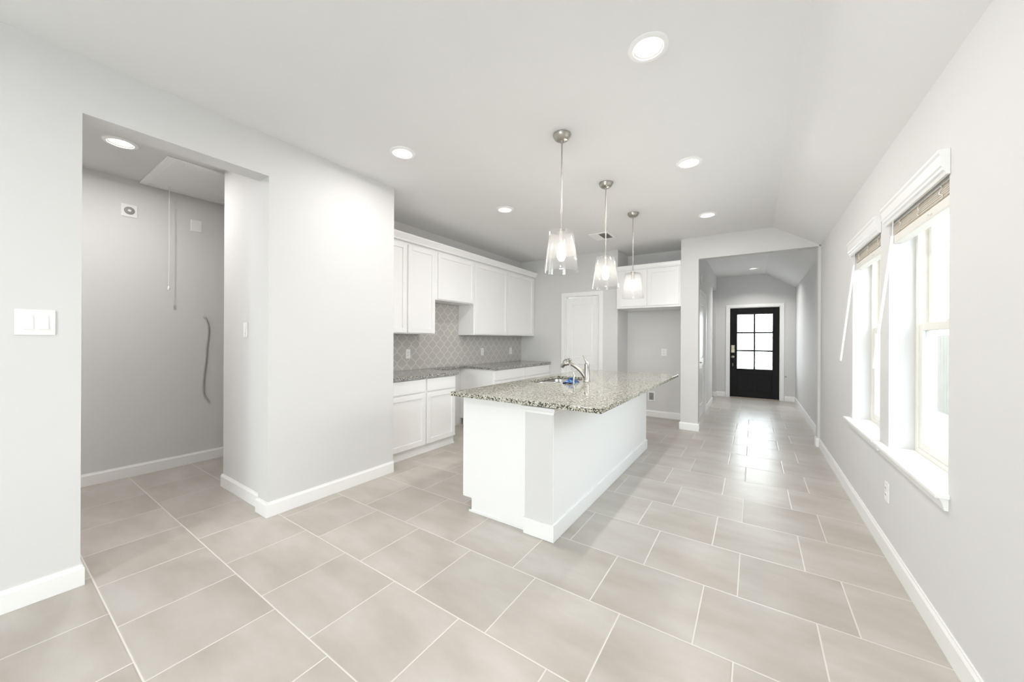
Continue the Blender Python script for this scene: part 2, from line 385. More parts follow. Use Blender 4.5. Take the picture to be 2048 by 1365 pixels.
def blind(y0, y1, label):
    r = thing('window_blind', (0.70, (y0+y1)/2, 1.88), label, 'blind', 'raised blinds in the right wall windows')
    # valance profile, with returns to the wall
    bm = bmesh.new()
    prof = [(XR-0.001, 1.998), (XR-0.012, 1.998), (XR-0.016, 2.012), (XR-0.024, 2.018), (XR-0.024, 2.030), (XR-0.030, 2.036), (XR-0.030, 2.082), (XR-0.036, 2.092), (XR-0.036, 2.104), (XR-0.001, 2.104)]
    prism(bm, prof, 'y', y0-0.012, y1+0.035)
    obj('valance', bm, PLAST, r)
    obj('head_rail', B((0.690, 0.745, y0+0.008, y1-0.008, 1.995, 2.05)), PLAST, r, 0.002)
    bm = bmesh.new(); n = 15
    for i in range(n):
        z = 1.936 + i*0.0039
        off = random.uniform(-0.002, 0.002)
        box(bm, 0.693+off, 0.743+off, y0+0.012, y1-0.012, z, z+0.0026)
    obj('slat_stack', bm, SLAT, r)
    obj('bottom_rail', B((0.692, 0.744, y0+0.010, y1-0.010, 1.882, 1.930)), VINYL, r, 0.004)
    for f in (0.16, 0.5, 0.84):
        bm = bmesh.new(); y = y0+(y1-y0)*f
        pts = [(0.691+random.uniform(-0.004, 0), y+random.uniform(-0.02, 0.02), 1.995-0.012*i) for i in range(6)]
        tube(bm, spline(pts, 3), 0.0022, 6)
        obj('ladder_cord', bm, CORD, r)
    bm = bmesh.new()
    tube(bm, [(0.664, y1-0.115, 2.0), (0.661, y1-0.12, 1.93), (0.659, y1-0.125, 1.90)], 0.0018, 6)
    tube(bm, [(0.659, y1-0.125, 1.905), (0.583, y1-0.128, 1.148), (0.5825, y1-0.128, 1.140)], [0.0062, 0.0062, 0.004], 8)
    obj('tilt_wand', bm, PLAST, r, smooth=True)
    bm = bmesh.new()
    tube(bm, [(0.686, y0+0.33*(y1-y0), 1.90), (0.684, y0+0.33*(y1-y0)-0.012, 1.905), (0.687, y0+0.33*(y1-y0)-0.03, 1.90)], 0.003, 6)
    obj('cord_knot', bm, CORD, r)
blind(*W1, 'raised white slat blind over the right-hand window nearest the camera')
blind(*W2, 'raised white slat blind over the farther right-hand window, toward the foyer')

# ------------------------------------------------------------------ doors
def panel_door(name, w_, h_, ma, panels, th=0.035):
    """local coords: x 0..w, front face at y=0 looking to -y"""
    bm = bmesh.new()
    st = 0.11 if w_ > 0.7 else 0.10
    zs = []
    box(bm, 0, st, 0, th, 0, h_); box(bm, w_-st, w_, 0, th, 0, h_)
    prev = 0.0
    for z0, z1 in panels:
        box(bm, st, w_-st, 0, th, prev, z0); prev = z1
        box(bm, st, w_-st, 0.012, th-0.012, z0, z1)
        i = 0.035
        prism(bm, [(st+i, z0+i), (w_-st-i, z0+i), (w_-st-i, z1-i), (st+i, z1-i)], 'y', 0.004, 0.012)
    box(bm, st, w_-st, 0, th, prev, h_)
    return bm
def casing(bm, a, b, z, face, d, axis='x', wd=0.066, t=0.017):
    for q in ((a-wd, a, 0.001, z+wd), (b, b+wd, 0.001, z+wd), (a, b, z, z+wd)):
        lo, hi = sorted((face, face+d*t)); lo2, hi2 = sorted((face, face+d*t*0.6))
        if axis == 'x': box(bm, q[0], q[1], lo, hi, q[2], q[3])
        else: box(bm, lo, hi, q[0], q[1], q[2], q[3])
# pantry door
r = struct(bpy.data.objects.new('door_2', None)); col.objects.link(r); r.location = (DP0+0.012, 5.905, 0.01); WL['door_2'] = Vector(r.location)
obj('door_leaf', panel_door('leaf', DP1-DP0-0.024, DPZ-0.03, CAB, [(0.20, 0.86), (0.98, 1.90)]), TRIM, r, 0.003, local=True)
bm = B((DP0, DP0+0.010, 5.862, 5.99, 0, DPZ), (DP1-0.010, DP1, 5.862, 5.99, 0, DPZ), (DP0+0.010, DP1-0.010, 5.862, 5.99, DPZ-0.012, DPZ)); casing(bm, DP0, DP1, DPZ, 5.86, -1)
S('trim_1', bm, TRIM, 0.003)
bm = bmesh.new(); lathe(bm, [(0.0, -0.065), (0.02, -0.063), (0.027, -0.048), (0.022, -0.032), (0.010, -0.026), (0.010, -0.006), (0.027, -0.005), (0.027, 0.0)], 20, 'y', (0.055, 0, 0.93))
obj('door_knob', bm, NICKEL, r, smooth=True, local=True)
# foyer closet door (faces +x): rotate the local frame by +90 deg
r = struct(bpy.data.objects.new('door_3', None)); col.objects.link(r); r.location = (XF-0.012, DC0+0.012, 0.012); r.rotation_euler = (0, 0, PI/2); WL['door_3'] = Vector(r.location)
obj('door_leaf', panel_door('leaf', DC1-DC0-0.024, 2.02, TRIM, [(0.20, 0.86), (0.98, 1.88)]), TRIM, r, 0.003, local=True)
bm = bmesh.new(); lathe(bm, [(0.027, 0.0), (0.027, -0.008), (0.010, -0.012), (0.010, -0.045), (0.0, -0.046)], 18, 'y', (0.07, 0, 0.93))
tube(bm, [(0.07, -0.043, 0.93), (0.12, -0.046, 0.932), (0.18, -0.044, 0.928)], [0.010, 0.009, 0.007], 10)
obj('door_handle', bm, NICKEL, r, smooth=True, local=True)
bm = B((-0.88, XF-0.001, DC0, DC0+0.010, 0, 2.05), (-0.88, XF-0.001, DC1-0.010, DC1, 0, 2.05), (-0.88, XF-0.001, DC0+0.010, DC1-0.010, 2.038, 2.05))
casing(bm, DC0, DC1, 2.05, XF, 1, 'y')
S('trim_2', bm, TRIM, 0.003)
# black front door with six lights
r = struct(bpy.data.objects.new('door_1', None)); col.objects.link(r); r.location = (0, 9.74, 0.012); WL['door_1'] = Vector(r.location)
y0, y1 = 9.725, 9.768
gx0, gx1, gz0, gz1 = -0.318, 0.335, 0.66, 1.885
a, b, z0, z1 = FD0+0.014, FD1-0.014, 0.014, FDZ-0.014
bm = B((a, gx0, y0, y1, z0, z1), (gx1, b, y0, y1, z0, z1), (gx0, gx1, y0, y1, z0, gz0), (gx0, gx1, y0, y1, gz1, z1))
for q in ((gx0-0.03, gx1+0.03, gz1, gz1+0.03), (gx0-0.03, gx1+0.03, gz0-0.03, gz0), (gx0-0.03, gx0, gz0, gz1), (gx1, gx1+0.03, gz0, gz1)): box(bm, q[0], q[1], y0-0.008, y0, q[2], q[3])
for px0, px1 in ((-0.31, -0.02), (0.04, 0.33)):
    box(bm, px0, px1, y0-0.006, y0, 0.16, 0.175); box(bm, px0, px1, y0-0.006, y0, 0.53, 0.545); box(bm, px0, px0+0.015, y0-0.006, y0, 0.175, 0.53); box(bm, px1-0.015, px1, y0-0.006, y0, 0.175, 0.53)
obj('door_leaf', bm, BLACK, r, 0.003)
bm = bmesh.new(); gm = (gx0+gx1)/2
box(bm, gm-0.016, gm+0.016, y0+0.004, y1-0.004, gz0, gz1)
for i in (1, 2):
    z = gz0+(gz1-gz0)*i/3; box(bm, gx0, gx1, y0+0.006, y1-0.006, z-0.018, z+0.018)
obj('glazing_bar', bm, BLACK, r)
obj('pane', B((gx0, gx1, 9.744, 9.749, gz0, gz1)), PANE, r)
bm = B((-0.435, -0.365, y0-0.022, y0, 1.02, 1.19), (-0.425, -0.375, y0-0.03, y0-0.022, 1.10, 1.17)); obj('door_lock', bm, BRONZE, r, 0.004)
bm = bmesh.new(); lathe(bm, [(0.0, -0.07), (0.022, -0.066), (0.030, -0.05), (0.024, -0.034), (0.010, -0.028), (0.010, -0.006), (0.030, -0.005), (0.030, 0)], 20, 'y', (-0.40, y0, 0.925))
tube(bm, [(-0.40, y0-0.004, 0.72), (-0.40, y0-0.035, 0.725), (-0.40, y0-0.04, 0.78)], 0.011, 10)
obj('door_knob', bm, BRONZE, r, smooth=True)
bm = B((FD0, FD0+0.012, 9.702, 9.84, 0, FDZ), (FD1-0.012, FD1, 9.702, 9.84, 0, FDZ), (FD0+0.012, FD1-0.012, 9.702, 9.84, FDZ-0.012, FDZ)); casing(bm, FD0, FD1, FDZ, 9.70, -1)
S('trim_3', bm, TRIM, 0.003)
S('trim_4', B((FD0+0.012, FD1-0.012, 9.70, 9.86, 0, 0.011)), WOODEDGE)

# ------------------------------------------------------------------ shaker fronts
def shaker(bm, ax, f, d, a0, a1, z0, z1, th=0.02, st=0.056, inset=0.010):
    """front whose face is at f looking along sign d; ax is the axis of width ('y' or 'x')"""
    lo, hi = sorted((f, f-d*th)); pl, ph = sorted((f-d*inset, f-d*th))
    def q(a, b, c, e, l=lo, h=hi):
        if ax == 'y': box(bm, l, h, a, b, c, e)
        else: box(bm, a, b, l, h, c, e)
    q(a0, a0+st, z0, z1); q(a1-st, a1, z0, z1); q(a0+st, a1-st, z0, z0+st); q(a0+st, a1-st, z1-st, z1)
    q(a0+st, a1-st, z0+st, z1-st, pl, ph)
def slab(bm, ax, f, d, a0, a1, z0, z1, th=0.02):
    lo, hi = sorted((f, f-d*th))
    if ax == 'y': box(bm, lo, hi, a0, a1, z0, z1)
    else: box(bm, a0, a1, lo, hi, z0, z1)

# upper cabinets on the kitchen wall
XU = -3.395
def upper(y0, y1, z0, z1, doors, label):
    r = thing('upper_cabinet', ((XK+XU)/2, (y0+y1)/2, z0), label, 'cabinet', 'white wall cabinets over the range side')
    obj('cabinet_body', B((XK+0.001, XU-0.021, y0, y1, z0, z1)), CAB, r, 0.0015)
    for a, b in doors:
        bm = bmesh.new(); shaker(bm, 'y', XU, 1, a, b, z0+0.012, z1-0.055); obj('door', bm, CAB, r, 0.002)
    return r
upper(2.295, 3.318, 1.36, 2.47, [(2.31, 2.845), (2.868, 3.300)], 'white two-door wall cabinet half hidden by the left wall corner')
upper(3.319, 4.088, 1.806, 2.47, [(3.355, 4.078)], 'short white wall cabinet above the empty range gap')
upper(4.089, 5.852, 1.36, 2.47, [(4.112, 4.932), (4.944, 5.775)], 'white two-door wall cabinet in the far kitchen corner beside the pantry wall')
bm = bmesh.new()
prism(bm, [(XK+0.001, 2.471), (XU, 2.445), (XU+0.012, 2.445), (XU+0.014, 2.465), (XU+0.030, 2.490), (XU+0.044, 2.512), (XU+0.044, 2.530), (XK+0.001, 2.530)][1:-1] + [(XU-0.03, 2.530), (XU-0.03, 2.472), (XU, 2.472)], 'y', 2.295, 5.857)
tag(obj('crown_molding', bm, CAB), 'white crown molding running along the tops of the kitchen wall cabinets', 'molding')

# base cabinets and grey counters under the backsplash
XB = -3.085
def base(y0, y1, fronts, label):
    r = thing('base_cabinet', ((XK+XB)/2, (y0+y1)/2, 0), label, 'cabinet', 'white base cabinets under the backsplash')
    obj('cabinet_body', B((XK+0.001, XB-0.021, y0, y1, 0.10, 0.857)), CAB, r, 0.0015)
    obj('toe_kick', B((XK+0.05, XB-0.05, y0+0.005, y1-0.005, 0.001, 0.10)), CAB, r)
    bm = bmesh.new(); prism(bm, [(XB-0.05, 0.001), (XB-0.034, 0.001), (XB-0.040, 0.018), (XB-0.05, 0.020)], 'y', y0+0.005, y1-0.005); obj('shoe_molding', bm, CAB, r)
    for a, b in fronts:
        bm = bmesh.new(); slab(bm, 'y', XB, 1, a, b, 0.702, 0.845); obj('drawer', bm, CAB, r, 0.003)
        bm = bmesh.new(); shaker(bm, 'y', XB, 1, a, b, 0.106, 0.688); obj('door', bm, CAB, r, 0.002)
base(2.295, 3.372, [(2.33, 2.862), (2.888, 3.345)], 'white base cabinet left of the range gap, with two drawers over two doors')
base(4.150, 5.855, [(4.175, 4.995), (5.010, 5.835)], 'white base cabinet right of the range gap, partly behind the island')
bm = bmesh.new(); xa, xb, xs = XK+0.001, XB+0.022, XK+0.085
prism(bm, [(xa, 2.295), (xb, 2.295), (xb, 3.385), (xs, 3.385), (xs, 4.137), (xb, 4.137), (xb, 5.857), (xa, 5.857)], 'z', 0.858, 0.895)
tag(obj('countertop', bm, GRAN2, bevel=0.003), 'grey granite countertop along the kitchen wall, notched for the missing range', 'countertop')

# cabinet over the refrigerator nook
r = thing('fridge_cabinet', (-1.37, 6.1, 1.80), 'white two-door cabinet hung high over the empty refrigerator nook', 'cabinet')
obj('cabinet_body', B((-1.845, -0.895, 5.795, 6.415, 1.80, 2.43)), CAB, r, 0.0015)
for a, b in ((-1.80, -1.375), (-1.36, -0.92)):
    bm = bmesh.new(); shaker(bm, 'x', 5.775, -1, a, b, 1.83, 2.385); obj('door', bm, CAB, r, 0.002)
bm = bmesh.new(); prism(bm, [(5.795, 2.40), (5.772, 2.40), (5.760, 2.425), (5.752, 2.455), (5.752, 2.470), (5.86, 2.470), (5.86, 2.432), (5.795, 2.432)], 'x', -1.848, -0.893); obj('crown', bm, CAB, r)

# ------------------------------------------------------------------ island
r = thing('kitchen_island', (-1.45, 3.3, 0), 'white kitchen island base with grey end wall under the speckled counter', 'island')
YE = 4.49
bm = bmesh.new(); prism(bm, [(-1.765, 0.0), (-1.28, 0.0), (-1.28, 0.872), (-1.850, 0.872), (-1.850, 0.102), (-1.765, 0.102)], 'y', 2.10, 2.12)
obj('end_panel', bm, CAB, r)
ib = [(-1.829, -1.281, 2.12, 2.60, 0.102, 0.872), (-1.829, -1.281, 3.72, YE, 0.102, 0.872), (-1.829, -1.281, 2.60, 3.72, 0.102, 0.60), (-1.829, -1.811, 2.60, 3.72, 0.60, 0.872), (-1.300, -1.281, 2.60, 3.72, 0.60, 0.872)]
obj('cabinet_body', B(*ib), CAB, r)
obj('toe_kick', B((-1.765, -1.281, 2.12, YE, 0.001, 0.102)), CAB, r)
bm = B((-1.785, -1.28, 2.092, 2.10, 0.001, 0.016)); obj('shoe_molding', bm, CAB, r)
for i in range(4):
    a = 2.14+i*0.587; bm = bmesh.new(); shaker(bm, 'y', -1.850, -1, a, a+0.575, 0.106, 0.855); obj('door', bm, CAB, r, 0.002)
kw = obj('knee_wall', B((-1.28, -1.072, 2.078, YE, 0.001, 0.868)), WALL, r); kw['label'] = 'greige painted end post of the island'
obj('lit_side_panel', B((-1.072, -1.068, 2.082, YE, 0.001, 0.868)), CAB, r)  # thin white skin over the drywall, window light put into its colour
bm = bmesh.new(); a = 0.016
box(bm, -1.283-a*0, -1.072+a, 2.078-a, 2.078, 0.001, BH); box(bm, -1.072, -1.072+a, 2.078, YE+a, 0.001, BH); box(bm, -1.28, -1.072, YE, YE+a, 0.001, BH); box(bm, -1.283, -1.281, 2.064, 2.10, 0.001, BH)
obj('baseboard', bm, TRIM, r, 0.004)
bm = bmesh.new()
prof = [(0.000, 0.815), (0.012, 0.815), (0.014, 0.828), (0.026, 0.842), (0.026, 0.858), (0.000, 0.858)]
L = [[bm.verts.new(q) for q in ((-1.305, 2.078-o, z), (-1.072+o, 2.078-o, z), (-1.072+o, 2.40, z))] for o, z in prof]
for k in range(len(L)):
    A, Bq = L[k], L[(k+1) % len(L)]
    for i in range(2): bm.faces.new((A[i], A[i+1], Bq[i+1], Bq[i]))
bm.faces.new([l[0] for l in L]); bm.faces.new([l[2] for l in L])
obj('cap_trim', bm, TRIM, r)

# counter with the sink cut-out
CX0, CX1, CY0, CY1, CZ0, CZ1 = -1.885, -0.722, 1.995, 4.535, 0.875, 0.905
SX0, SX1, SY0, SY1 = -1.79, -1.395, 2.88, 3.56
def rr(x0, x1, y0, y1, rad, n=6):
    out = []
    for cx, cy, a0 in ((x1-rad, y1-rad, 0), (x0+rad, y1-rad, 90), (x0+rad, y0+rad, 180), (x1-rad, y0+rad, 270)):
        for i in range(n+1):
            t = math.radians(a0+90*i/n); out.append((cx+rad*math.cos(t), cy+rad*math.sin(t)))
    return out
def ring_slab(bm, outer, inner, z0, z1):
    """slab with a hole; outer and inner have the same count and start angle"""
    n = len(outer)
    V = [[bm.verts.new((x, y, z)) for x, y in L] for L in (outer, inner) for z in (z0, z1)]
    o0, o1, i0, i1 = V
    for k in range(n):
        j = (k+1) % n
        bm.faces.new((o1[k], o1[j], i1[j], i1[k])); bm.faces.new((o0[k], i0[k], i0[j], o0[j]))
        bm.faces.new((o0[k], o0[j], o1[j], o1[k])); bm.faces.new((i0[k], i1[k], i1[j], i0[j]))
bm = bmesh.new(); ring_slab(bm, rr(CX0, CX1, CY0, CY1, 0.005), rr(SX0, SX1, SY0, SY1, 0.07), CZ0, CZ1)
tag(obj('island_countertop', bm, GRAN, bevel=0.003), 'large speckled beige granite countertop overhanging the island', 'countertop')
# double bowl undermount sink
r = thing('kitchen_sink', ((SX0+SX1)/2, (SY0+SY1)/2, 0.68), 'stainless double-bowl sink set into the island counter', 'sink')
def bowl(y0, y1, zb):
    bm = bmesh.new(); n = 6
    L = [rr(SX0-0.006, SX1+0.006, y0, y1, 0.07, n), rr(SX0-0.004, SX1+0.004, y0+0.002, y1-0.002, 0.068, n), rr(SX0+0.014, SX1-0.014, y0+0.02, y1-0.02, 0.06, n), rr(SX0+0.04, SX1-0.04, y0+0.045, y1-0.045, 0.05, n), rr(SX0+0.15, SX1-0.15, y0+0.14, y1-0.14, 0.02, n)]
    Z = [CZ0-0.001, CZ0-0.006, zb+0.03, zb+0.004, zb]
    V = [[bm.verts.new((x, y, z)) for x, y in l] for l, z in zip(L, Z)]
    for A, Bq in zip(V, V[1:]):
        for k in range(len(A)): j = (k+1) % len(A); bm.faces.new((A[k], A[j], Bq[j], Bq[k]))
    bm.faces.new(V[-1])
    o = obj('bowl', bm, STEEL, r, smooth=True); s = o.modifiers.new('solid', 'SOLIDIFY'); s.thickness = 0.0015; s.offset = 1
    bm = bmesh.new(); lathe(bm, [(0.045, zb+0.001), (0.043, zb+0.005), (0.028, zb+0.003), (0.0, zb+0.002)], 24, 'z', ((SX0+SX1)/2, (y0+y1)/2, 0)); obj('drain', bm, CHROME, o, smooth=True)
bowl(SY0-0.006, 3.235, 0.685); bowl(3.245, SY1+0.006, 0.685)
# main faucet
r = thing('kitchen_faucet', (-1.306, 3.22, CZ1), 'brushed nickel pull-out faucet with upright lever behind the sink', 'faucet')
bm = bmesh.new(); lathe(bm, [(0.034, 0.906), (0.034, 0.910), (0.028, 0.916), (0.024, 0.925), (0.023, 1.045), (0.024, 1.060), (0.022, 1.072), (0.012, 1.078), (0.0, 1.079)], 24, 'z', (-1.306, 3.22, 0))
obj('faucet_body', bm, NICKEL, r, smooth=True)
bm = bmesh.new(); tube(bm, spline([(-1.312, 3.22, 0.935), (-1.350, 3.22, 0.985), (-1.390, 3.22, 1.020), (-1.440, 3.22, 1.052), (-1.490, 3.22, 1.066), (-1.535, 3.22, 1.060)], 6), [0.019]*8+[0.0165]*14+[0.0155]*9, 14)
sp = obj('spout', bm, NICKEL, r, smooth=True)
bm = bmesh.new(); tube(bm, spline([(-1.505, 3.22, 1.066), (-1.535, 3.22, 1.061), (-1.556, 3.22, 1.045), (-1.562, 3.22, 1.026)], 5), [0.0165, 0.018, 0.019, 0.020, 0.020, 0.020, 0.020, 0.020, 0.020, 0.0195, 0.019, 0.019, 0.019, 0.018, 0.018, 0.017], 14)
obj('spray_head', bm, NICKEL, sp, smooth=True)
bm = bmesh.new(); tube(bm, spline([(-1.300, 3.22, 1.070), (-1.312, 3.22, 1.092), (-1.326, 3.22, 1.118), (-1.346, 3.22, 1.152)], 5), [0.021, 0.019, 0.017, 0.0155, 0.014, 0.0125, 0.011, 0.010, 0.009, 0.008, 0.0075, 0.007, 0.0065, 0.006, 0.006, 0.005], 12)
obj('lever', bm, NICKEL, r, smooth=True)
# thin filter tap
r = thing('filter_tap', (-1.316, 2.95, CZ1), 'slim chrome gooseneck water filter tap in front of the main faucet', 'faucet')
bm = bmesh.new(); lathe(bm, [(0.019, 0.9055), (0.019, 0.909), (0.010, 0.914), (0.008, 0.935), (0.008, 0.985), (0.005, 0.992)], 18, 'z', (-1.316, 2.95, 0)); obj('tap_body', bm, CHROME, r, smooth=True)
bm = bmesh.new(); tube(bm, spline([(-1.316, 2.95, 0.985), (-1.325, 2.95, 1.015), (-1.345, 2.95, 1.055), (-1.360, 2.95, 1.088), (-1.374, 2.95, 1.112), (-1.392, 2.95, 1.121), (-1.411, 2.95, 1.113), (-1.424, 2.95, 1.096)], 5), 0.0046, 10); obj('spout', bm, CHROME, r, smooth=True)
bm = bmesh.new(); tube(bm, [(-1.362, 2.95, 1.090), (-1.352, 2.943, 1.104), (-1.346, 2.940, 1.120)], [0.006, 0.007, 0.005], 10); lathe(bm, [(0.0, -0.008), (0.010, -0.006), (0.012, 0), (0.010, 0.006), (0.0, 0.008)], 14, 'z', (-1.346, 2.938, 1.122)); obj('tap_lever', bm, CHROME, r, smooth=True)
# crumpled blue film at the sink edge
bm = bmesh.new(); rng = random.Random(3); NU, NV = 22, 14; gv = []
for i in range(NU):
    rw = []
    for j in range(NV):
        u, v = i/(NU-1), j/(NV-1)
        x = -1.435+0.105*u; y = 2.955+0.16*v
        h = math.sin(PI*u)**0.8*math.sin(PI*min(1, v*0.9+0.05))**0.8
        z = CZ1+0.003+0.052*h*(0.65+0.35*u)+rng.uniform(-0.004, 0.009)*h
        if x < SX1-0.005 and v > 0.1: z -= 0.012*(1-u)
        rw.append(bm.verts.new((x+rng.uniform(-0.004, 0.004), y+rng.uniform(-0.004, 0.004), z)))
    gv.append(rw)
for i in range(NU-1):
    for j in range(NV-1): bm.faces.new((gv[i][j], gv[i+1][j], gv[i+1][j+1], gv[i][j+1]))
o = obj('plastic_wrap', bm, BLUE); s = o.modifiers.new('solid', 'SOLIDIFY'); s.thickness = 0.001
tag(o, 'crumpled blue plastic wrap lying at the sink edge by the tap', 'plastic wrap')

# ------------------------------------------------------------------ pendants
def pendant(label):
    x, y = -1.15, 2.349
    r = thing('pendant_light', (x, y, CH), label, 'pendant light', 'pendants over the island')
    c = (x, y, 0)
    bm = bmesh.new(); lathe(bm, [(0.064, CH-0.0005), (0.064, CH-0.006), (0.061, CH-0.016), (0.052, CH-0.032), (0.038, CH-0.043), (0.012, CH-0.047), (0.010, CH-0.062), (0.0, CH-0.062)], 32, 'z', c); obj('canopy', bm, NICKEL, r, smooth=True)
    bm = bmesh.new(); lathe(bm, [(0.0055, 2.085), (0.0055, CH-0.04)], 12, 'z', c); obj('rod', bm, NICKEL, r, smooth=True)
    bm = bmesh.new(); lathe(bm, [(0.0, 2.092), (0.026, 2.090), (0.026, 2.084), (0.016, 2.060), (0.018, 2.050), (0.018, 1.992), (0.0, 1.990)], 20, 'z', c); so = obj('socket', bm, NICKEL, r, smooth=True)
    bm = bmesh.new(); n = 48
    prof = [(0.024, 2.0755), (0.080, 2.0755), (0.088, 2.066), (0.122, 1.786), (0.1195, 1.784), (0.1165, 1.786), (0.0845, 2.062), (0.078, 2.0715), (0.024, 2.0715)]
    lathe(bm, prof, n, 'z', c, closed=True); obj('shade', bm, SHADE, r, smooth=True)
    bm = bmesh.new(); lathe(bm, [(0.012, 1.990), (0.014, 1.978), (0.026, 1.945), (0.031, 1.915), (0.028, 1.888), (0.016, 1.868), (0.0, 1.862)], 20, 'z', c)
    obj('bulb', bm, BULB, r, smooth=True)
    return r
BULB = mat('lit_bulb', (1, 1, 1), 0.3, emit=(1.0, 0.94, 0.86), es=BULB_S)
p0 = pendant('glass pendant light nearest the camera, over the near end of the island')
dup(p0, (-1.16, 3.305, CH), 'middle one of the three glass pendant lights, above the sink')
dup(p0, (-1.172, 4.268, CH), 'farthest glass pendant light, in front of the cabinet over the refrigerator nook')

# ------------------------------------------------------------------ recessed lights
LENS = mat('lit_lens', (0.25, 0.25, 0.25), 0.4, emit=(1.0, 0.90, 0.74), es=0.62)
def can(x, y, label, watt, spread=180):
    r = thing('recessed_light', (x, y, CH), label, 'ceiling light', 'recessed ceiling lights')
    bm = bmesh.new(); lathe(bm, [(0.098, CH), (0.096, CH-0.006), (0.086, CH-0.011), (0.072, CH-0.009), (0.066, CH-0.002), (0.066, CH+0.0)], 40, 'z', (x, y, 0), closed=True); obj('trim_ring', bm, TRIM, r, smooth=True)
    bm = bmesh.new(); lathe(bm, [(0.0, CH-0.0015), (0.0655, CH-0.0015)], 36, 'z', (x, y, 0)); obj('lens', bm, LENS, r)
    lamp(r, (0, 0, -0.006), watt, spread)
    return r
def lamp(r, loc, watt, spread):
    l = bpy.data.lights.new('lamp_glow', 'AREA'); l.shape = 'DISK'; l.size = 0.085; l.energy = watt; l.color = (1.0, 0.975, 0.945); l.spread = math.radians(spread)
    lo = bpy.data.objects.new('lamp_glow', l); col.objects.link(lo); lo.parent = r; lo.location = loc
can(-0.448, 1.885, 'recessed ceiling light nearest the camera, the largest bright disc', CAN_W)
can(-0.452, 3.292, 'recessed ceiling light right of the nearest pendant, second in the row by the windows', CAN_W)
can(-0.457, 4.780, 'recessed ceiling light closest to the foyer header, third in the row by the windows', CAN_W*0.6)
can(-2.310, 1.886, 'recessed ceiling light near the end corner of the left wall', CAN_W*0.75)
can(-2.345, 3.345, 'small recessed ceiling light in front of the kitchen wall cabinets', CAN_W*0.75)
can(-0.448, 0.430, 'added ceiling fill light overhead in front of the camera, out of frame on the window side', CAN_W*0.5)  # this and the next two are unseen lights added as room fill
can(-0.448, -1.050, 'added ceiling fill light behind the camera on the window side', CAN_W)
can(-2.310, -1.050, 'added ceiling fill light behind the camera on the left side', CAN_W)
can(-3.973, -0.650, 'added ceiling fill light farther along the side hall, hidden by the left wall', HALL_W)  # unseen light added to even out the hall
can(-3.973, 0.620, 'recessed ceiling light in the side hall seen through the left opening', HALL_W)
can(-0.02, 8.86, 'recessed ceiling light in the foyer before the black front door', CAN_W*1.2, 130)

# ------------------------------------------------------------------ ceiling vent, attic hatch
r = thing('ceiling_vent', (-1.79, 4.96, CH), 'white rectangular air vent in the ceiling behind the middle pendant', 'vent')
vx0, vx1, vy0, vy1 = -1.93, -1.65, 4.79, 5.13
obj('vent_frame', B((vx0, vx1, vy0, vy0+0.03, CH-0.008, CH-0.0005), (vx0, vx1, vy1-0.03, vy1, CH-0.008, CH-0.0005), (vx0, vx0+0.03, vy0+0.03, vy1-0.03, CH-0.008, CH-0.0005), (vx1-0.03, vx1, vy0+0.03, vy1-0.03, CH-0.008, CH-0.0005)), TRIM, r)
obj('vent_backing', B((vx0+0.03, vx1-0.03, vy0+0.03, vy1-0.03, CH-0.002, CH-0.0008)), DUCT, r)
bm = bmesh.new()
for i in range(12):
    x = vx0+0.036+i*0.0175; t = 0.012 if i > 5 else -0.012
    prism(bm, [(x, CH-0.003), (x+0.0015, CH-0.003), (x+t+0.0015, CH-0.011), (x+t, CH-0.011)], 'y', vy0+0.03, vy1-0.03)
obj('louver', bm, TRIM, r)
r = thing('attic_hatch', (-4.38, 1.3, CH), 'white framed attic hatch with pull cord in the side hall ceiling', 'hatch')
hx0, hx1, hy0, hy1 = -4.815, -3.935, 0.872, 2.2
obj('hatch_frame', B((hx0, hx1, hy0, hy0+0.06, CH-0.018, CH-0.0005), (hx0, hx1, hy1-0.06, hy1, CH-0.018, CH-0.0005), (hx0, hx0+0.06, hy0+0.06, hy1-0.06, CH-0.018, CH-0.0005), (hx1-0.06, hx1, hy0+0.06, hy1-0.06, CH-0.018, CH-0.0005)), TRIM, r, 0.004)
obj('hatch_panel', B((hx0+0.062, hx1-0.062, hy0+0.062, hy1-0.062, CH-0.010, CH-0.0005)), TRIM, r, 0.002)
bm = bmesh.new(); tube(bm, spline([(-4.70, 1.058, CH-0.010), (-4.70, 1.058, 2.4), (-4.702, 1.060, 2.1), (-4.70, 1.057, 1.80)], 5), 0.0028, 6)
c_ = obj('pull_cord', bm, CORD, r)
bm = bmesh.new(); lathe(bm, [(0.002, 1.80), (0.006, 1.795), (0.010, 1.772), (0.008, 1.762), (0.0, 1.760)], 12, 'z', (-4.70, 1.057, 0)); obj('cord_knob', bm, PLAST, c_, smooth=True)

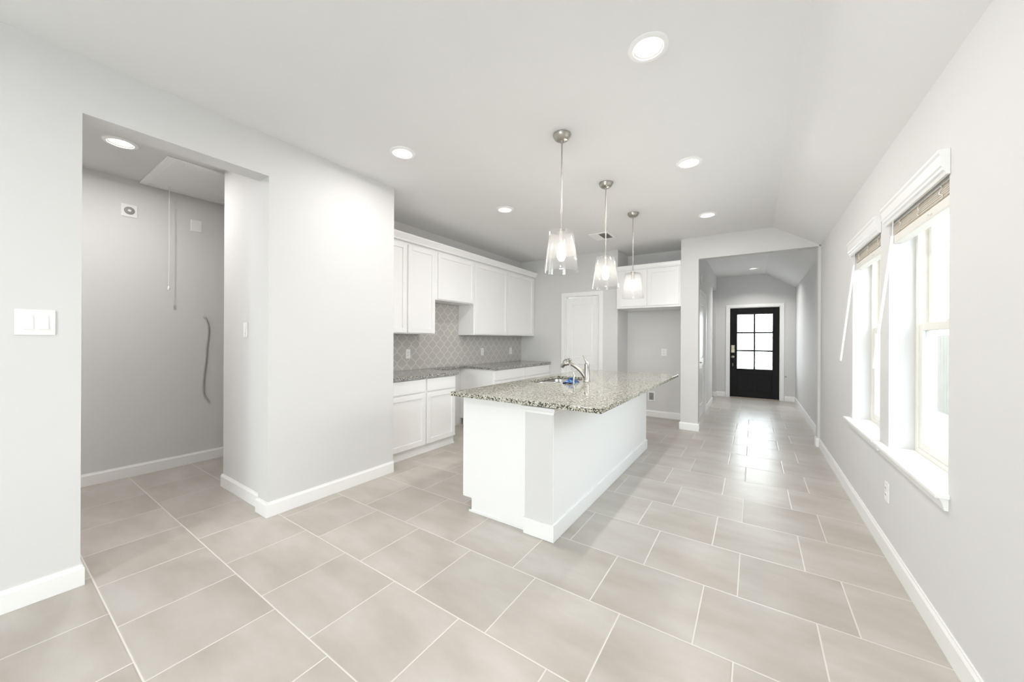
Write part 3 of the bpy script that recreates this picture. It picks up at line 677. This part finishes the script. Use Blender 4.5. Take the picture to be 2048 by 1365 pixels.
# ------------------------------------------------------------------ plates (local: wall plane y=0, facing -y)
def plate(name, loc, rz, w_, h_, label, cat, kind='outlet', group=None):
    r = thing(name, loc, label, cat, group, rz)
    obj('cover_plate', B((-w_/2, w_/2, -0.006, -0.0003, -h_/2, h_/2)), PLAST, r, 0.002, local=True)
    if kind == 'outlet':
        for s in (-1, 1):
            bm = bmesh.new(); box(bm, -0.017, 0.017, -0.0085, -0.006, s*0.020-0.0145, s*0.020+0.0145); ro = obj('receptacle', bm, PLAST, r, 0.002, local=True)
            bm = B((-0.009, -0.006, -0.009, -0.0086, s*0.020-0.003, s*0.020+0.007), (0.006, 0.009, -0.009, -0.0086, s*0.020-0.003, s*0.020+0.007)); obj('slot', bm, DARK, ro, local=True)
    elif kind.startswith('rocker'):
        n = int(kind[-1])
        for i in range(n):
            cx = (i-(n-1)/2)*0.046
            bm = bmesh.new(); prism(bm, [(-0.006, -0.033), (-0.011, -0.033), (-0.0075, 0.033), (-0.006, 0.033)], 'x', cx-0.0165, cx+0.0165); obj('rocker', bm, PLAST, r, 0.001, local=True)
            for s in (-1, 1):
                bm = bmesh.new(); lathe(bm, [(0.0035, -0.0072), (0.0035, -0.006)], 10, 'y', (cx, 0, s*0.050)); obj('screw', bm, PLAST, r, local=True)
    return r
OUT = 'outlets on the backsplash'
XS = XK+0.008
plate('wall_outlet', (XS, 3.130, 1.105), PI/2, 0.074, 0.118, 'white outlet on the backsplash left of the range gap', 'outlet', group=OUT)
plate('wall_outlet', (XS, 4.665, 1.095), PI/2, 0.074, 0.118, 'white outlet on the backsplash just right of the range gap', 'outlet', group=OUT)
plate('wall_outlet', (XS, 5.500, 1.090), PI/2, 0.074, 0.118, 'white outlet on the backsplash near the far kitchen corner', 'outlet', group=OUT)
plate('wall_outlet', (-1.245, 6.42, 1.095), 0, 0.085, 0.118, 'white outlet on the back wall of the refrigerator nook', 'outlet')
plate('wall_outlet', (XR, 3.08, 0.388), -PI/2, 0.074, 0.118, 'white outlet low on the right wall under the near window', 'outlet')
plate('light_switch', (XL, 0.173, 1.372), PI/2, 0.122, 0.125, 'white double rocker switch on the left wall before the opening', 'switch', 'rocker2')
plate('light_switch', (-3.40, 1.228, 1.365), 0, 0.074, 0.120, 'white single switch on the side hall wall inside the opening', 'switch', 'rocker1')
plate('light_switch', (XF, 8.50, 1.52), PI/2, 0.074, 0.120, 'upper white switch on the foyer left wall past the closet door', 'switch', 'rocker1')
plate('light_switch', (XF, 8.50, 1.35), PI/2, 0.074, 0.120, 'lower white switch on the foyer left wall past the closet door', 'switch', 'rocker1')
plate('blank_plate', (XH, 1.297, 2.462), PI/2, 0.090, 0.120, 'blank white cover plate high on the side hall wall right of the cord', 'cover plate', 'blank')
r = plate('round_receptacle', (XH, 0.811, 2.478), PI/2, 0.105, 0.115, 'white wall box with a round grey socket high in the side hall', 'socket', 'blank')
bm = bmesh.new(); lathe(bm, [(0.0, -0.014), (0.024, -0.014), (0.034, -0.010), (0.036, -0.006)], 24, 'y'); obj('socket_face', bm, GREY, r, smooth=True, local=True)
bm = bmesh.new(); lathe(bm, [(0.0, -0.0165), (0.010, -0.0165), (0.012, -0.014)], 16, 'y'); obj('socket_center', bm, PLAST, r, smooth=True, local=True)
r = thing('door_chime', (XF, 6.62, 2.30), 'small white chime box high on the foyer left wall above the closet door', 'chime', None, PI/2)
obj('chime_cover', B((-0.05, 0.05, -0.03, -0.0003, -0.07, 0.07)), PLAST, r, 0.004, local=True)
obj('grille', B(*[(-0.03, 0.03, -0.031, -0.0299, -0.05+i*0.016, -0.044+i*0.016) for i in range(7)]), GREY, r, local=True)
# loose cable from the hall wall
bm = bmesh.new(); xx = XH+0.012
tube(bm, spline([(XH+0.0005, 1.363, 1.520), (xx+0.012, 1.372, 1.508), (xx+0.006, 1.394, 1.440), (xx, 1.398, 1.341), (xx, 1.384, 1.200), (xx, 1.380, 1.081), (xx, 1.366, 0.950), (xx, 1.358, 0.800), (xx, 1.364, 0.705), (xx+0.004, 1.392, 0.645), (xx+0.012, 1.410, 0.612)], 6), 0.0075, 8)
tag(obj('loose_cable', bm, CABLE, smooth=True), 'loose grey cable hanging from a hole in the side hall wall', 'cable')
# water supply box in the nook
r = thing('water_supply_box', (-1.435, 6.42, 0.345), 'white recessed water supply box low in the refrigerator nook', 'supply box')
obj('box_frame', B((-1.50, -1.385, 6.41, 6.4195, 0.26, 0.285), (-1.50, -1.385, 6.41, 6.4195, 0.405, 0.43), (-1.50, -1.48, 6.41, 6.4195, 0.285, 0.405), (-1.405, -1.385, 6.41, 6.4195, 0.285, 0.405)), PLAST, r, 0.002)
obj('box_recess', B((-1.48, -1.405, 6.4165, 6.4195, 0.285, 0.405)), GREY, r)
bm = bmesh.new(); tube(bm, [(-1.445, 6.414, 0.29), (-1.445, 6.410, 0.335), (-1.445, 6.410, 0.35)], 0.007, 10); obj('valve', bm, CHROME, r, smooth=True)
# door stop beside the front door
bm = bmesh.new(); lathe(bm, [(0.014, 0.0), (0.014, -0.006), (0.007, -0.008), (0.007, -0.060), (0.013, -0.062), (0.013, -0.078), (0.0, -0.080)], 14, 'y', (0.565, 9.6995, 0.53))
tag(obj('door_stop', bm, BRONZE, smooth=True), 'small dark door stop on the wall right of the black front door', 'door stop')

# ------------------------------------------------------------------ outside
S('ground', B((-14, 14, -14, 24, -0.30, -0.16)), CONC)
r = thing('wooden_fence', (3.2, 3.5, -0.16), 'pale board fence outside the right-hand windows', 'fence')
bm = bmesh.new(); y = -3.0
while y < 24.0:
    box(bm, 3.2, 3.22, y, y+0.138, -0.16, 1.42+random.uniform(-0.008, 0.008)); y += 0.144
obj('fence_boards', bm, FENCE, r)
obj('fence_rail', B((3.22, 3.26, -3, 24, 0.15, 0.24), (3.22, 3.26, -3, 24, 1.10, 1.19)), FENCE, r)
r = thing('leafy_tree', (7.5, 13.5, -0.16), 'green tree beyond the fence, seen through the near window', 'tree')
bm = bmesh.new(); tube(bm, [(7.5, 13.5, -0.16), (7.52, 13.5, 1.2), (7.45, 13.55, 2.6)], [0.14, 0.11, 0.06], 10); obj('trunk', bm, BARK, r, smooth=True)
bm = bmesh.new(); rng = random.Random(5)
for i in range(2600):
    while True:
        q = Vector((rng.uniform(-1, 1), rng.uniform(-1, 1), rng.uniform(-1, 1)))
        if q.length < 1: break
    c = Vector((7.45+q.x*1.5, 13.55+q.y*1.5, 2.7+q.z*1.4)); s = rng.uniform(0.05, 0.09)
    a = Vector((rng.gauss(0, 1), rng.gauss(0, 1), rng.gauss(0, 1))).normalized(); b_ = a.orthogonal().normalized()
    bm.faces.new([bm.verts.new(c+a*s), bm.verts.new(c+b_*s*0.5), bm.verts.new(c-a*s), bm.verts.new(c-b_*s*0.5)])
obj('foliage', bm, LEAF, r)
